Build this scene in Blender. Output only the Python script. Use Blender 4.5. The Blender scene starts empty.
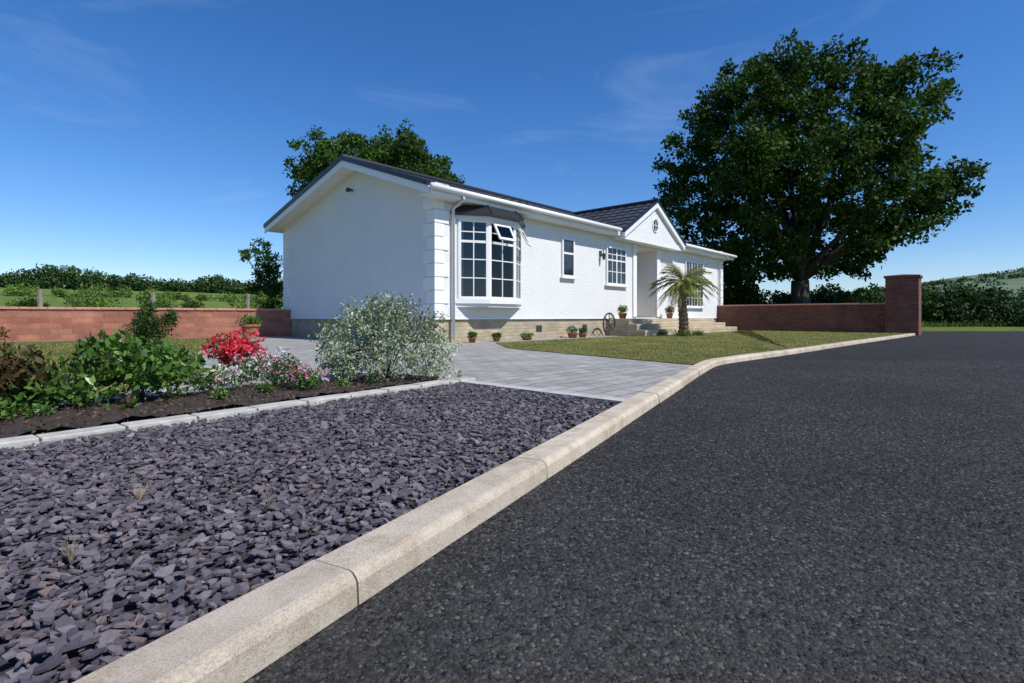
import bpy, math, random, bmesh
import numpy as np
from mathutils import Vector, Matrix
random.seed(7); rng=np.random.default_rng(7)
scene=bpy.context.scene
scene.view_settings.view_transform='Standard'; scene.view_settings.look='None'; scene.view_settings.exposure=0
col=scene.collection

# ---------------- materials ----------------
def newmat(name):
    m=bpy.data.materials.new(name); m.use_nodes=True
    nt=m.node_tree; b=nt.nodes['Principled BSDF']; return m,nt,b
def N(nt,t,**kw):
    n=nt.nodes.new(t)
    for k,v in kw.items():
        if k in n.inputs: n.inputs[k].default_value=v
        else: setattr(n,k,v)
    return n
def ramp(nt,fac,stops):
    r=nt.nodes.new('ShaderNodeValToRGB'); e=r.color_ramp.elements
    while len(e)<len(stops): e.new(0.5)
    for el,(p,c) in zip(e,stops): el.position=p; el.color=(*c,1)
    nt.links.new(fac,r.inputs[0]); return r.outputs[0]
def mix(nt,fac,a,b,mode='MIX'):
    n=nt.nodes.new('ShaderNodeMix'); n.data_type='RGBA'; n.blend_type=mode
    for s,v in ((0,fac),(6,a),(7,b)):
        if hasattr(v,'is_linked'): nt.links.new(v,n.inputs[s])
        else: n.inputs[s].default_value=v if s==0 else (*v,1)
    return n.outputs[2]
def coords(nt): return nt.nodes.new('ShaderNodeTexCoord').outputs['Object']
def noise(nt,co,scale,detail=6,rough=.6):
    n=N(nt,'ShaderNodeTexNoise',Scale=scale,Detail=detail,Roughness=rough); nt.links.new(co,n.inputs['Vector']); return n.outputs['Fac']
def bump(nt,h,strength,dist,b,prev=None):
    n=N(nt,'ShaderNodeBump',Strength=strength,Distance=dist); nt.links.new(h,n.inputs['Height'])
    if prev: nt.links.new(prev,n.inputs['Normal'])
    nt.links.new(n.outputs[0],b.inputs['Normal']); return n.outputs[0]
def simple(name,c,rough=.6,var=.2,scale=6,bs=0.3,bd=.004,bscale=60,metal=0):
    m,nt,b=newmat(name); co=coords(nt)
    f=noise(nt,co,scale)
    lo=tuple(x*(1-var) for x in c); hi=tuple(min(1,x*(1+var)) for x in c)
    nt.links.new(ramp(nt,f,[(.3,lo),(.7,hi)]),b.inputs['Base Color'])
    b.inputs['Roughness'].default_value=rough; b.inputs['Metallic'].default_value=metal
    if bs: bump(nt,noise(nt,co,bscale,4),bs,bd,b)
    return m
def brickmat(name,c1,c2,mortar,bw,bh,ms,bumpd=.008,flat=False,var=.35,offset=.5,rough=.85):
    m,nt,b=newmat(name); co=coords(nt)
    if flat: vec=co
    else:
        s=N(nt,'ShaderNodeSeparateXYZ'); nt.links.new(co,s.inputs[0])
        a=N(nt,'ShaderNodeMath',operation='ADD'); nt.links.new(s.outputs[0],a.inputs[0]); nt.links.new(s.outputs[1],a.inputs[1])
        c=N(nt,'ShaderNodeCombineXYZ'); nt.links.new(a.outputs[0],c.inputs[0]); nt.links.new(s.outputs[2],c.inputs[1]); vec=c.outputs[0]
    t=nt.nodes.new('ShaderNodeTexBrick'); nt.links.new(vec,t.inputs['Vector'])
    t.inputs['Color1'].default_value=(*c1,1); t.inputs['Color2'].default_value=(*c2,1); t.inputs['Mortar'].default_value=(*mortar,1)
    t.inputs['Scale'].default_value=1; t.inputs['Mortar Size'].default_value=ms; t.inputs['Mortar Smooth'].default_value=.2
    t.inputs['Brick Width'].default_value=bw; t.inputs['Row Height'].default_value=bh; t.offset=offset
    n1=noise(nt,co,2.0,8,.7); n2=noise(nt,co,40,6,.7)
    g=ramp(nt,n1,[(.25,(1-var,)*3),(.75,(1+var*.4,)*3)])
    c=mix(nt,1.0,t.outputs['Color'],g,'MULTIPLY')
    g2=ramp(nt,n2,[(.3,(.75,)*3),(.7,(1.1,)*3)])
    c=mix(nt,1.0,c,g2,'MULTIPLY')
    nt.links.new(c,b.inputs['Base Color']); b.inputs['Roughness'].default_value=rough
    iv=N(nt,'ShaderNodeMath',operation='SUBTRACT'); iv.inputs[0].default_value=1; nt.links.new(t.outputs['Fac'],iv.inputs[1])
    p=bump(nt,iv.outputs[0],.8,bumpd,b); bump(nt,n2,.5,bumpd,b,p)
    return m
def leafmat(name,cols,trans=.25,rough=.55,big=.35,spec=.25):
    m,nt,b=newmat(name)
    g=nt.nodes.new('ShaderNodeNewGeometry'); c=ramp(nt,g.outputs['Random Per Island'],[(i/(max(1,len(cols)-1)),x) for i,x in enumerate(cols)])
    co=coords(nt); v=ramp(nt,noise(nt,co,big,3),[(.35,(.62,)*3),(.65,(1.28,)*3)])
    c=mix(nt,1.0,c,v,'MULTIPLY')
    nt.links.new(c,b.inputs['Base Color']); b.inputs['Roughness'].default_value=rough; b.inputs['Specular IOR Level'].default_value=spec
    tr=nt.nodes.new('ShaderNodeBsdfTranslucent'); nt.links.new(c,tr.inputs[0])
    ms=nt.nodes.new('ShaderNodeMixShader'); ms.inputs[0].default_value=trans
    nt.links.new(b.outputs[0],ms.inputs[1]); nt.links.new(tr.outputs[0],ms.inputs[2])
    nt.links.new(ms.outputs[0],nt.nodes['Material Output'].inputs[0]); return m

# ---------------- mesh helpers ----------------
def obj(name,verts,faces,mat,parent=None,smooth=False):
    me=bpy.data.meshes.new(name); me.from_pydata([tuple(v) for v in verts],[],[tuple(f) for f in faces]); me.update()
    if mat:
        for mm in (mat if isinstance(mat,list) else [mat]): me.materials.append(mm)
    if smooth: me.polygons.foreach_set('use_smooth',[True]*len(me.polygons))
    o=bpy.data.objects.new(name,me); col.objects.link(o)
    if parent: o.parent=parent
    return o
def empty(name,loc=(0,0,0),rot=0):
    e=bpy.data.objects.new(name,None); col.objects.link(e); e.location=loc; e.rotation_euler=(0,0,rot); return e
class MB:
    def __init__(s): s.v=[];s.f=[]
    def box(s,x0,x1,y0,y1,z0,z1,M=None):
        b=len(s.v); p=[Vector((x,y,z)) for z in(z0,z1) for x,y in((x0,y0),(x1,y0),(x1,y1),(x0,y1))]
        if M: p=[M@q for q in p]
        s.v+=p; s.f+=[(b+3,b+2,b+1,b),(b+4,b+5,b+6,b+7)]+[(b+i,b+(i+1)%4,b+4+(i+1)%4,b+4+i) for i in range(4)]
    def prism(s,pts,z0,z1):
        b=len(s.v);n=len(pts); s.v+=[Vector((x,y,z0)) for x,y in pts]+[Vector((x,y,z1)) for x,y in pts]
        s.f+=[tuple(b+n-1-i for i in range(n)),tuple(b+n+i for i in range(n))]+[(b+i,b+(i+1)%n,b+n+(i+1)%n,b+n+i) for i in range(n)]
    def face(s,pts):
        b=len(s.v); s.v+=[Vector(p) for p in pts]; s.f.append(tuple(range(b,b+len(pts))))
    def tube(s,pts,rad,n=8):
        pts=[Vector(p) for p in pts]; b=len(s.v)
        for i,p in enumerate(pts):
            d=(pts[min(i+1,len(pts)-1)]-pts[max(i-1,0)]).normalized()
            a=d.cross(Vector((0,0,1)) if abs(d.z)<.95 else Vector((1,0,0))).normalized(); c=d.cross(a)
            r=rad[i] if isinstance(rad,(list,tuple)) else rad
            for k in range(n):
                t=2*math.pi*k/n; s.v.append(p+(a*math.cos(t)+c*math.sin(t))*r)
        for i in range(len(pts)-1):
            for k in range(n): s.f.append((b+i*n+k,b+i*n+(k+1)%n,b+(i+1)*n+(k+1)%n,b+(i+1)*n+k))
        s.f.append(tuple(b+k for k in range(n))[::-1]); s.f.append(tuple(b+(len(pts)-1)*n+k for k in range(n)))
    def lathe(s,prof,c,n=16):
        b=len(s.v)
        for r,z in prof:
            for k in range(n):
                t=2*math.pi*k/n; s.v.append(Vector((c[0]+r*math.cos(t),c[1]+r*math.sin(t),c[2]+z)))
        for i in range(len(prof)-1):
            for k in range(n): s.f.append((b+i*n+k,b+i*n+(k+1)%n,b+(i+1)*n+(k+1)%n,b+(i+1)*n+k))
    def make(s,name,mat,parent=None,smooth=False): return obj(name,s.v,s.f,mat,parent,smooth)

def leaf_mesh(name,P,size,mat,parent=None,aspect=.5,up=0.0,szvar=.4):
    n=len(P); d=rng.normal(size=(n,3)); d[:,2]+=up; d/=np.linalg.norm(d,axis=1)[:,None]
    e=rng.normal(size=(n,3)); w=np.cross(d,e); w/=np.linalg.norm(w,axis=1)[:,None]
    nn=np.cross(d,w)
    L=(size*(1+szvar*rng.uniform(-1,1,n)))[:,None]
    V=np.empty((n,4,3)); V[:,0]=P; V[:,1]=P+d*L*.5+w*L*aspect*.5+nn*L*.08; V[:,2]=P+d*L; V[:,3]=P+d*L*.5-w*L*aspect*.5+nn*L*.08
    me=bpy.data.meshes.new(name); me.vertices.add(n*4); me.vertices.foreach_set('co',V.reshape(-1).astype(np.float32))
    me.loops.add(n*4); me.loops.foreach_set('vertex_index',np.arange(n*4,dtype=np.int32))
    me.polygons.add(n); me.polygons.foreach_set('loop_start',np.arange(0,n*4,4,dtype=np.int32))
    me.update(calc_edges=True); me.validate(); me.materials.append(mat)
    o=bpy.data.objects.new(name,me); col.objects.link(o)
    if parent: o.parent=parent
    return o
def clumps(lobes,per,nleaf,cr=(.35,.8),shell=(.5,1.0),flat=.75):
    out=[]
    for (c,r) in lobes:
        k=max(3,int(per*r*r)); r3=(r,r,r)
        d=rng.normal(size=(k,3)); d/=np.linalg.norm(d,axis=1)[:,None]
        cc=np.array(c)+d*np.array(r3)*rng.uniform(shell[0],shell[1],k)[:,None]
        R=rng.uniform(cr[0],cr[1],k)
        for i in range(k):
            m=int(nleaf*rng.uniform(.6,1.4)); q=rng.normal(size=(m,3)); q/=np.linalg.norm(q,axis=1)[:,None]
            q*=(rng.uniform(.15,1,m)**.5)[:,None]*R[i]; q[:,2]*=flat; out.append(cc[i]+q)
    return np.concatenate(out)
def ellips(c,r,n,shell=.55,zmin=None,spiky=0):
    d=rng.normal(size=(n,3)); d/=np.linalg.norm(d,axis=1)[:,None]
    k=1+spiky*np.sin(d[:,0]*9+d[:,1]*7)*np.cos(d[:,2]*8+d[:,1]*5)
    p=np.array(c)+d*np.array(r)*(rng.uniform(shell,1,n)*k)[:,None]
    return p[p[:,2]>zmin] if zmin is not None else p

def catmull(P,n=10):
    P=[Vector(p) for p in P]; out=[]
    for i in range(len(P)-1):
        a=P[max(i-1,0)];b=P[i];c=P[i+1];d=P[min(i+2,len(P)-1)]
        for k in range(n):
            t=k/n; out.append(.5*((2*b)+(c-a)*t+(2*a-5*b+4*c-d)*t*t+(3*b-a-3*c+d)*t**3))
    out.append(P[-1]); return out
def inpoly(x,y,poly):
    x=np.asarray(x);y=np.asarray(y);ins=np.zeros(x.shape,bool);n=len(poly)
    for i in range(n):
        x1,y1=poly[i][:2];x2,y2=poly[(i+1)%n][:2]
        c=((y1>y)!=(y2>y)); xi=(x2-x1)*(y-y1)/((y2-y1) if y2!=y1 else 1e-9)+x1
        ins^=c&(x<xi)
    return ins

# ---------------- camera, light, world ----------------
cam=bpy.data.cameras.new('camera'); co_=bpy.data.objects.new('camera',cam); col.objects.link(co_)
co_.location=(0,0,.5); co_.rotation_euler=(math.radians(90),0,0)
cam.lens=18.7; cam.sensor_width=36; cam.shift_y=-.024; cam.clip_start=.05; cam.clip_end=5000
scene.camera=co_
el=math.radians(50); az=(0.83,-.56)
S=Vector((az[0]*math.cos(el),az[1]*math.cos(el),math.sin(el))).normalized()
sl=bpy.data.lights.new('sun','SUN'); sl.energy=5.0; sl.angle=math.radians(.5); sl.color=(1,.96,.89)
so=bpy.data.objects.new('sun',sl); col.objects.link(so); so.rotation_euler=S.to_track_quat('Z','Y').to_euler()
w=bpy.data.worlds.new('World'); scene.world=w; w.use_nodes=True; nt=w.node_tree; bg=nt.nodes['Background']
sk=nt.nodes.new('ShaderNodeTexSky'); sk.sky_type='NISHITA'; sk.sun_disc=False; sk.sun_elevation=el
sk.sun_rotation=math.atan2(az[0],az[1]); sk.air_density=1.0; sk.dust_density=.1; sk.ozone_density=4.0
hs=N(nt,'ShaderNodeHueSaturation',Saturation=1.25,Value=1.0); nt.links.new(sk.outputs[0],hs.inputs['Color'])
tc=nt.nodes.new('ShaderNodeTexCoord'); mp=N(nt,'ShaderNodeMapping'); nt.links.new(tc.outputs['Generated'],mp.inputs[0])
mp.inputs['Scale'].default_value=(1.2,1.2,4.0); mp.inputs['Rotation'].default_value=(.15,.35,.2)
n1=N(nt,'ShaderNodeTexNoise',Scale=2.4,Detail=9,Roughness=.6,Distortion=.7); nt.links.new(mp.outputs[0],n1.inputs['Vector'])
f=ramp(nt,n1.outputs['Fac'],[(.57,(0,0,0)),(.98,(.22,.22,.22))])
tint=mix(nt,1.0,hs.outputs[0],(.88,.94,1.12),'MULTIPLY')
cm=mix(nt,f,tint,(6,7,8.6)); nt.links.new(cm,bg.inputs[0]); bg.inputs[1].default_value=.128

# ---------------- palette ----------------
M_white=simple('white_paint',(.78,.78,.77),.4,.03,3,0)
m,nt,b=newmat('white_render'); c=coords(nt)
k=ramp(nt,noise(nt,c,1.1,6),[(.3,(.73,.735,.735)),(.7,(.79,.79,.775))])
k=mix(nt,1.0,k,ramp(nt,noise(nt,c,26,5,.7),[(.35,(.93,)*3),(.6,(1.0,)*3)]),'MULTIPLY')
nt.links.new(k,b.inputs['Base Color']); b.inputs['Roughness'].default_value=.85
bump(nt,noise(nt,c,26,5,.7),1.0,.02,b); M_render=m
M_quoin=simple('white_quoin',(.78,.78,.77),.8,.04,3,.4,.006,50)
M_plinth=brickmat('buff_brick',(.56,.45,.29),(.42,.33,.2),(.42,.39,.32),.215,.075,.01,.008)
M_red=brickmat('red_stone_block',(.58,.225,.14),(.4,.14,.09),(.4,.25,.18),.36,.12,.009,.05,var=.5)
M_redb=brickmat('dark_red_brick',(.26,.08,.045),(.17,.05,.035),(.22,.14,.1),.215,.075,.008,.008,var=.5)
M_cop=simple('sandstone_coping',(.5,.24,.165),.85,.25,8,.6,.008,30)
M_pave=brickmat('grey_paving',(.43,.415,.38),(.3,.29,.27),(.17,.16,.13),.24,.16,.008,.004,flat=True,var=.3)
M_step=brickmat('step_stone',(.6,.5,.33),(.5,.4,.26),(.38,.33,.24),.3,.075,.008,.005)
m,nt,b=newmat('concrete_kerb'); c=coords(nt)
g=nt.nodes.new('ShaderNodeNewGeometry')
k=ramp(nt,noise(nt,c,9,10,.75),[(.3,(.42,.36,.285)),(.5,(.57,.495,.4)),(.75,(.64,.58,.49))])
k2=ramp(nt,g.outputs['Random Per Island'],[(0,(.86,.84,.82)),(1,(1.05,1.04,1.0))]); k=mix(nt,1.0,k,k2,'MULTIPLY')
k3=ramp(nt,noise(nt,c,260,3,.8),[(.35,(.66,.64,.62)),(.55,(1.05,1.05,1.05))]); k=mix(nt,1.0,k,k3,'MULTIPLY')
k4=ramp(nt,noise(nt,c,3,8,.8),[(.38,(.7,.64,.56)),(.52,(1,1,1))]); k=mix(nt,.8,k,k4,'MULTIPLY')
nt.links.new(k,b.inputs['Base Color']); b.inputs['Roughness'].default_value=.9
bump(nt,noise(nt,c,180,6,.75),.7,.005,b); M_kerb=m
m,nt,b=newmat('asphalt'); c=coords(nt)
v=N(nt,'ShaderNodeTexVoronoi',Scale=85.0); nt.links.new(c,v.inputs['Vector'])
nz=noise(nt,c,42,9,.8)
cc=ramp(nt,v.outputs['Color'],[(0,(.026,.0255,.025)),(.5,(.043,.042,.041)),(1,(.085,.083,.081))])
lg=ramp(nt,noise(nt,c,.9,7,.65),[(.3,(.78,.78,.78)),(.7,(1.22,1.22,1.22))]); cc=mix(nt,1.0,cc,lg,'MULTIPLY')
pit=ramp(nt,nz,[(.40,(.2,.2,.2)),(.5,(1,1,1))]); cc=mix(nt,1.0,cc,pit,'MULTIPLY')
nt.links.new(cc,b.inputs['Base Color']); b.inputs['Roughness'].default_value=.85; b.inputs['Specular IOR Level'].default_value=.25
p=bump(nt,nz,1.0,.03,b)
iv=N(nt,'ShaderNodeMath',operation='SUBTRACT'); iv.inputs[0].default_value=1; nt.links.new(v.outputs['Distance'],iv.inputs[1])
p=bump(nt,iv.outputs[0],1.0,.012,b,p); M_asph=m
m,nt,b=newmat('asphalt_aggregate'); g=nt.nodes.new('ShaderNodeNewGeometry')
k=ramp(nt,g.outputs['Random Per Island'],[(0,(.02,.02,.02)),(.5,(.037,.0365,.036)),(.88,(.056,.055,.054)),(1,(.11,.107,.1))])
k=mix(nt,1.0,k,ramp(nt,noise(nt,coords(nt),.9,7,.65),[(.3,(.78,.78,.78)),(.7,(1.22,1.22,1.22))]),'MULTIPLY')
nt.links.new(k,b.inputs['Base Color']); b.inputs['Roughness'].default_value=.75; b.inputs['Specular IOR Level'].default_value=.25; M_agg=m
m,nt,b=newmat('slate_chips'); g=nt.nodes.new('ShaderNodeNewGeometry'); c=coords(nt)
k=ramp(nt,g.outputs['Random Per Island'],[(0,(.066,.055,.066)),(.35,(.106,.09,.103)),(.6,(.14,.12,.134)),(.85,(.185,.163,.175)),(.95,(.165,.118,.108)),(1,(.27,.245,.25))])
k=mix(nt,1.0,k,ramp(nt,noise(nt,c,70,6,.7),[(.3,(.75,)*3),(.7,(1.2,)*3)]),'MULTIPLY')
nt.links.new(k,b.inputs['Base Color']); b.inputs['Roughness'].default_value=.6; b.inputs['Specular IOR Level'].default_value=.4; bump(nt,noise(nt,c,150,5,.7),.5,.003,b); M_slate=m
M_soil=simple('dark_soil',(.035,.024,.017),.95,.5,12,1,.03,22)
M_gsoil=simple('slate_bed_base',(.05,.042,.05),.95,.3,20,1,.02,60)
M_mulch=simple('bark_mulch',(.1,.06,.038),.9,.5,60,0)
def grassmat(name,a,b_,cdry,sc=1.3):
    m,nt,b=newmat(name); c=coords(nt)
    k=ramp(nt,noise(nt,c,sc,8,.7),[(.35,a),(.5,b_),(.65,cdry)])
    k=mix(nt,1.0,k,ramp(nt,noise(nt,c,90,4,.8),[(.3,(.55,)*3),(.7,(1.3,)*3)]),'MULTIPLY')
    nt.links.new(k,b.inputs['Base Color']); b.inputs['Roughness'].default_value=.9; b.inputs['Specular IOR Level'].default_value=.2; bump(nt,noise(nt,c,120,4,.8),1,.03,b); return m
M_lawn=grassmat('lawn_grass',(.12,.15,.03),(.2,.205,.05),(.34,.28,.11))
M_field=grassmat('field_grass',(.07,.14,.02),(.13,.2,.035),(.2,.23,.06))
m=leafmat('grass_blades',[(.11,.155,.022),(.19,.22,.045),(.29,.28,.085),(.42,.35,.17)],.25,.55,1.3); M_blade=m
m,nt,b=newmat('dark_roof_tile'); c=coords(nt)
nt.links.new(ramp(nt,noise(nt,c,3,6),[(.3,(.04,.041,.045)),(.7,(.07,.071,.077))]),b.inputs['Base Color']); b.inputs['Roughness'].default_value=.45; M_roof=m
M_black=simple('black_trim',(.02,.02,.022),.35,.1,5,0)
m,nt,b=newmat('window_glass'); b.inputs['Roughness'].default_value=.04
c=coords(nt); nt.links.new(ramp(nt,noise(nt,c,2.2,3),[(.35,(.008,.01,.012)),(.7,(.05,.06,.065))]),b.inputs['Base Color']); M_glass=m
m,nt,b=newmat('clear_glass')
gl=N(nt,'ShaderNodeBsdfGlossy',Roughness=.03); tr=nt.nodes.new('ShaderNodeBsdfTransparent'); tr.inputs[0].default_value=(.8,.85,.85,1)
lw=N(nt,'ShaderNodeFresnel',IOR=1.5); ms=nt.nodes.new('ShaderNodeMixShader')
nt.links.new(lw.outputs[0],ms.inputs[0]); nt.links.new(tr.outputs[0],ms.inputs[1]); nt.links.new(gl.outputs[0],ms.inputs[2]); nt.links.new(ms.outputs[0],nt.nodes['Material Output'].inputs[0]); M_clear=m
M_dark=simple('painted_room_dark',(.02,.02,.02),.9,.5,3,0)  # near-black colour painted in for the darkness of the room
M_curt=simple('curtain',(.4,.38,.35),.9,.1,10,0)
M_bark=simple('bark',(.05,.042,.033),.95,.4,4,1,.03,14)
M_wood=simple('weathered_wood',(.25,.21,.17),.9,.3,8,.6,.01,30)
M_terra=simple('terracotta',(.36,.13,.07),.8,.2,8,.2,.003,40)
M_metal=simple('dark_metal',(.04,.04,.04),.4,.2,8,0)

# ---------------- terrain ----------------
wn=Vector((-.54,.84))
def gz(x,y):
    d=max(0,((x+5.5)*wn.x+(y-14.6)*wn.y)); d2=max(0,y-19)
    z=-.13+max(.055*max(0,d-.3),.03*d2 if x>0 else 0)
    return min(z,6+.002*y) if x<0 else min(z,2.2)
xs=[-900,-500,-300,-200,-140,-100,-80]+list(range(-60,62,3))+[80,100,140,200,300,500,900]
ys=[-200,-60,-20]+list(range(-6,62,2))+[70,85,100,130,170,230,320,500,900,1600]
V=[(x,y,gz(x,y)+(0.12*math.sin(x*.35)*math.cos(y*.3) if y>26 else 0)) for y in ys for x in xs]; nx=len(xs)
F=[(j*nx+i,j*nx+i+1,(j+1)*nx+i+1,(j+1)*nx+i) for j in range(len(ys)-1) for i in range(nx-1)]
obj('ground',V,F,M_field,smooth=True)

# ---------------- kerb / road ----------------
KP=[(-1.9,-1.77),(-1.25,-.52),(-.604,.727),(.04,1.96),(.681,3.2),(1.3,4.4),(1.9,5.56),(2.3,6.25),(2.78,6.78),(4.2,8.18),(6.9,10.95),(10.08,14.15),(12.35,16.45)]
curve=catmull([(x,y,0) for x,y in KP],14)
L=[0]
for i in range(1,len(curve)): L.append(L[-1]+(curve[i]-curve[i-1]).length)
def at(s):
    s=max(0,min(L[-1]-1e-6,s)); i=max(j for j in range(len(L)) if L[j]<=s); i=min(i,len(L)-2)
    t=(s-L[i])/(L[i+1]-L[i]); p=curve[i].lerp(curve[i+1],t); d=(curve[i+1]-curve[i]).normalized(); return p,d
kb=MB(); s=.49; UL=.915
prof=[(0,-.14),(0,-.003),(.003,0),(.098,0),(.108,-.003),(.116,-.011),(.121,-.02),(.128,-.14)]
while s<L[-1]:
    e=min(s+UL-.005,L[-1]); nseg=4; b0=len(kb.v); jz=random.uniform(-.002,.002); jx=random.uniform(-.002,.002)
    for q in range(nseg+1):
        p,d=at(s+(e-s)*q/nseg); r=Vector((d.y,-d.x,0))
        for (a,z) in prof: kb.v.append(p+r*(a+jx)+Vector((0,0,z+jz)))
    m_=len(prof)
    for q in range(nseg):
        for k in range(m_-1): kb.f.append((b0+q*m_+k,b0+q*m_+k+1,b0+(q+1)*m_+k+1,b0+(q+1)*m_+k))
    kb.f.append(tuple(b0+k for k in range(m_))[::-1]); kb.f.append(tuple(b0+nseg*m_+k for k in range(m_)))
    s+=UL
ko=kb.make('concrete_kerb',M_kerb)
bm=bmesh.new(); bm.from_mesh(ko.data); bmesh.ops.recalc_face_normals(bm,faces=bm.faces); bm.to_mesh(ko.data); bm.free()
kin=[(p.x,p.y) for p in curve]
road=[(x+.03,y-.02) for x,y in kin]+[(14.5,19),(19,24.5),(80,31),(80,-15),(-2,-15)]
rd=empty('asphalt_road')
bmv=MB(); bmv.face([(x,y,-.065) for x,y in road]); bmv.make('surface',M_asph,rd)
kout=[(p.x+.885*.128,p.y-.46*.128) for p in curve if p.y<9]
rp=kout+[(14,9),(14,.2),(-.9,.2)]
n=300000; Yr=.35+rng.random(n)**1.7*6.6; Xr=rng.uniform(-1.05,1.05,n)*Yr*1.02
ok=inpoly(Xr,Yr,rp); Xr=Xr[ok]; Yr=Yr[ok]; n=len(Xr)
K=5; th=rng.random(n)*6.28; R=rng.uniform(.0025,.0068,n)*(1+.12*Yr); Hh=rng.uniform(.0008,.0045,n)
V=np.empty((n,K+1,3))
for k in range(K):
    t=th+k*2*math.pi/K+rng.uniform(-.35,.35,n); rr=R*rng.uniform(.75,1.25,n)
    V[:,k,0]=Xr+rr*np.cos(t); V[:,k,1]=Yr+rr*np.sin(t); V[:,k,2]=-.0655
V[:,K,0]=Xr+rng.normal(0,.3,n)*R; V[:,K,1]=Yr+rng.normal(0,.3,n)*R; V[:,K,2]=-.065+Hh
base=(np.arange(n)*(K+1))[:,None]; tri=np.concatenate([base+np.array([[k,(k+1)%K,K]]) for k in range(K)],1).reshape(-1)
me=bpy.data.meshes.new('road_aggregate'); me.vertices.add(n*(K+1)); me.vertices.foreach_set('co',V.reshape(-1).astype(np.float32))
me.loops.add(len(tri)); me.loops.foreach_set('vertex_index',tri.astype(np.int32)); me.polygons.add(n*K); me.polygons.foreach_set('loop_start',np.arange(0,len(tri),3,dtype=np.int32))
me.update(calc_edges=True); me.materials.append(M_agg); ob=bpy.data.objects.new('aggregate',me); col.objects.link(ob); ob.parent=rd

# ---------------- yard ----------------
HX,HY=-1.48,10.2; ANG=math.radians(48); u=Vector((math.cos(ANG),math.sin(ANG),0)); vv=Vector((-math.sin(ANG),math.cos(ANG),0))
def H(t,p,z=0): return Vector((HX,HY,z))+u*t-vv*p
kafter=[(p.x,p.y) for p,l in zip(curve,L) if p.y>3.17]
E1=Vector((-.41,4.16)); ed=Vector((.607,.794)); E0=E1-ed*5.2
def rotated_sheet(name,poly,z,mat,rot=ANG,thick=.1):
    o=Vector((poly[0][0],poly[0][1])); c,s_=math.cos(-rot),math.sin(-rot)
    pts=[((x-o.x)*c-(y-o.y)*s_,(x-o.x)*s_+(y-o.y)*c) for x,y in poly]
    mb=MB(); n=len(pts)
    mb.v=[Vector((x,y,0)) for x,y in pts]+[Vector((x,y,-thick)) for x,y in pts]
    mb.f=[tuple(range(n))]+[(i,n+i,n+(i+1)%n,(i+1)%n) for i in range(n)]
    ob=mb.make(name,mat); ob.location=(o.x,o.y,z); ob.rotation_euler=(0,0,rot)
    bm=bmesh.new(); bm.from_mesh(ob.data); bmesh.ops.recalc_face_normals(bm,faces=bm.faces)
    for f in bm.faces:
        if len(f.verts)==n and f.normal.z<0: bmesh.ops.reverse_faces(bm,faces=bm.faces); break
    bm.to_mesh(ob.data); bm.free(); return ob
K1=(.668,3.175)
pave=[K1]+kafter+[(12.35,16.45),(12.0,17.2),(8.0,21.2),(3,26),(-6,14.3),(-11,11),(-20,5),(-20,1.0),(E0.x-2,E0.y+1.5),(E0.x,E0.y),(E1.x,E1.y)]
rotated_sheet('paved_driveway',pave,-.012,M_pave)
slatep=[(E1.x,E1.y),K1]+[(p.x,p.y) for p in reversed(curve) if p.y<3.17 and p.y>-1.2]+[(-3.6,-1.2),(E0.x,E0.y)]
rotated_sheet('slate_bed_base_ground',slatep,-.035,M_gsoil,thick=.05)
bd=MB(); a=Vector((E1.x,E1.y,0)); bb=Vector((K1[0],K1[1],0)); dd=(bb-a); n=7
for i in range(n):
    p=a+dd*(i/n); q=a+dd*((i+1)/n); d=(q-p).normalized()
    Mx=Matrix.Translation(p)@Matrix.Rotation(math.atan2(d.y,d.x),4,'Z')
    bd.box(.003,(q-p).length-.003,-.01,.1,-.08,-.004+random.uniform(-.001,.001),Mx)
M_edge=simple('edging_stone',(.43,.415,.37),.85,.25,9,.5,.004,90)
bd.make('paving_border',M_edge)
ed3=MB(); s=0
while s<5.2:
    p=E0+ed*s; ln=.3
    Mx=Matrix.Translation(Vector((p.x,p.y,0)))@Matrix.Rotation(math.atan2(ed.y,ed.x)+random.uniform(-.015,.015),4,'Z')
    ed3.box(.004,ln-.004,-.0,.11,-.09,.008+random.uniform(-.004,.004),Mx); s+=ln
eo=ed3.make('garden_edging',M_edge); bv=eo.modifiers.new('b','BEVEL'); bv.width=.006; bv.segments=2
px=[p[0] for p in slatep]; py=[p[1] for p in slatep]
nf=80000; X=rng.uniform(min(px),max(px),nf); Y=rng.uniform(-.2,max(py),nf)
ok=inpoly(X,Y,slatep)&inpoly(X+.018,Y-.01,slatep)&inpoly(X-.014,Y+.012,slatep)&((np.abs(X)<1.05*Y+.15))
X=X[ok];Y=Y[ok]; V=[];F=[]
for x,y in zip(X,Y):
    n=random.choice((4,5,5,6)); R=random.uniform(.005,.018)*(1.45 if random.random()<.14 else 1); asp=random.uniform(.4,.9)
    th=random.uniform(.001,.003); a0=random.random()*6.28
    tl=random.gauss(0,.22); tl2=random.gauss(0,.22); z0=-.03+random.random()**.8*.022
    c,s_=math.cos(a0),math.sin(a0); b0=len(V); ring=[]
    off=random.random()*6.28
    for k in range(n):
        t=off+2*math.pi*(k+random.uniform(-.3,.3))/n; rr=R*random.uniform(.75,1.2)
        lx=rr*math.cos(t); ly=rr*asp*math.sin(t); ring.append((lx,ly))
    for sgn in(1,-1):
        for lx,ly in ring:
            V.append((x+lx*c-ly*s_,y+lx*s_+ly*c,z0+lx*tl+ly*tl2+sgn*th))
    F.append(tuple(range(b0,b0+n)))
    for k in range(n): F.append((b0+k,b0+n+k,b0+n+(k+1)%n,b0+(k+1)%n))
obj('slate_gravel',V,F,M_slate)
H1=H(.9,.75); H2=H(15.5,.75)
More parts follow.
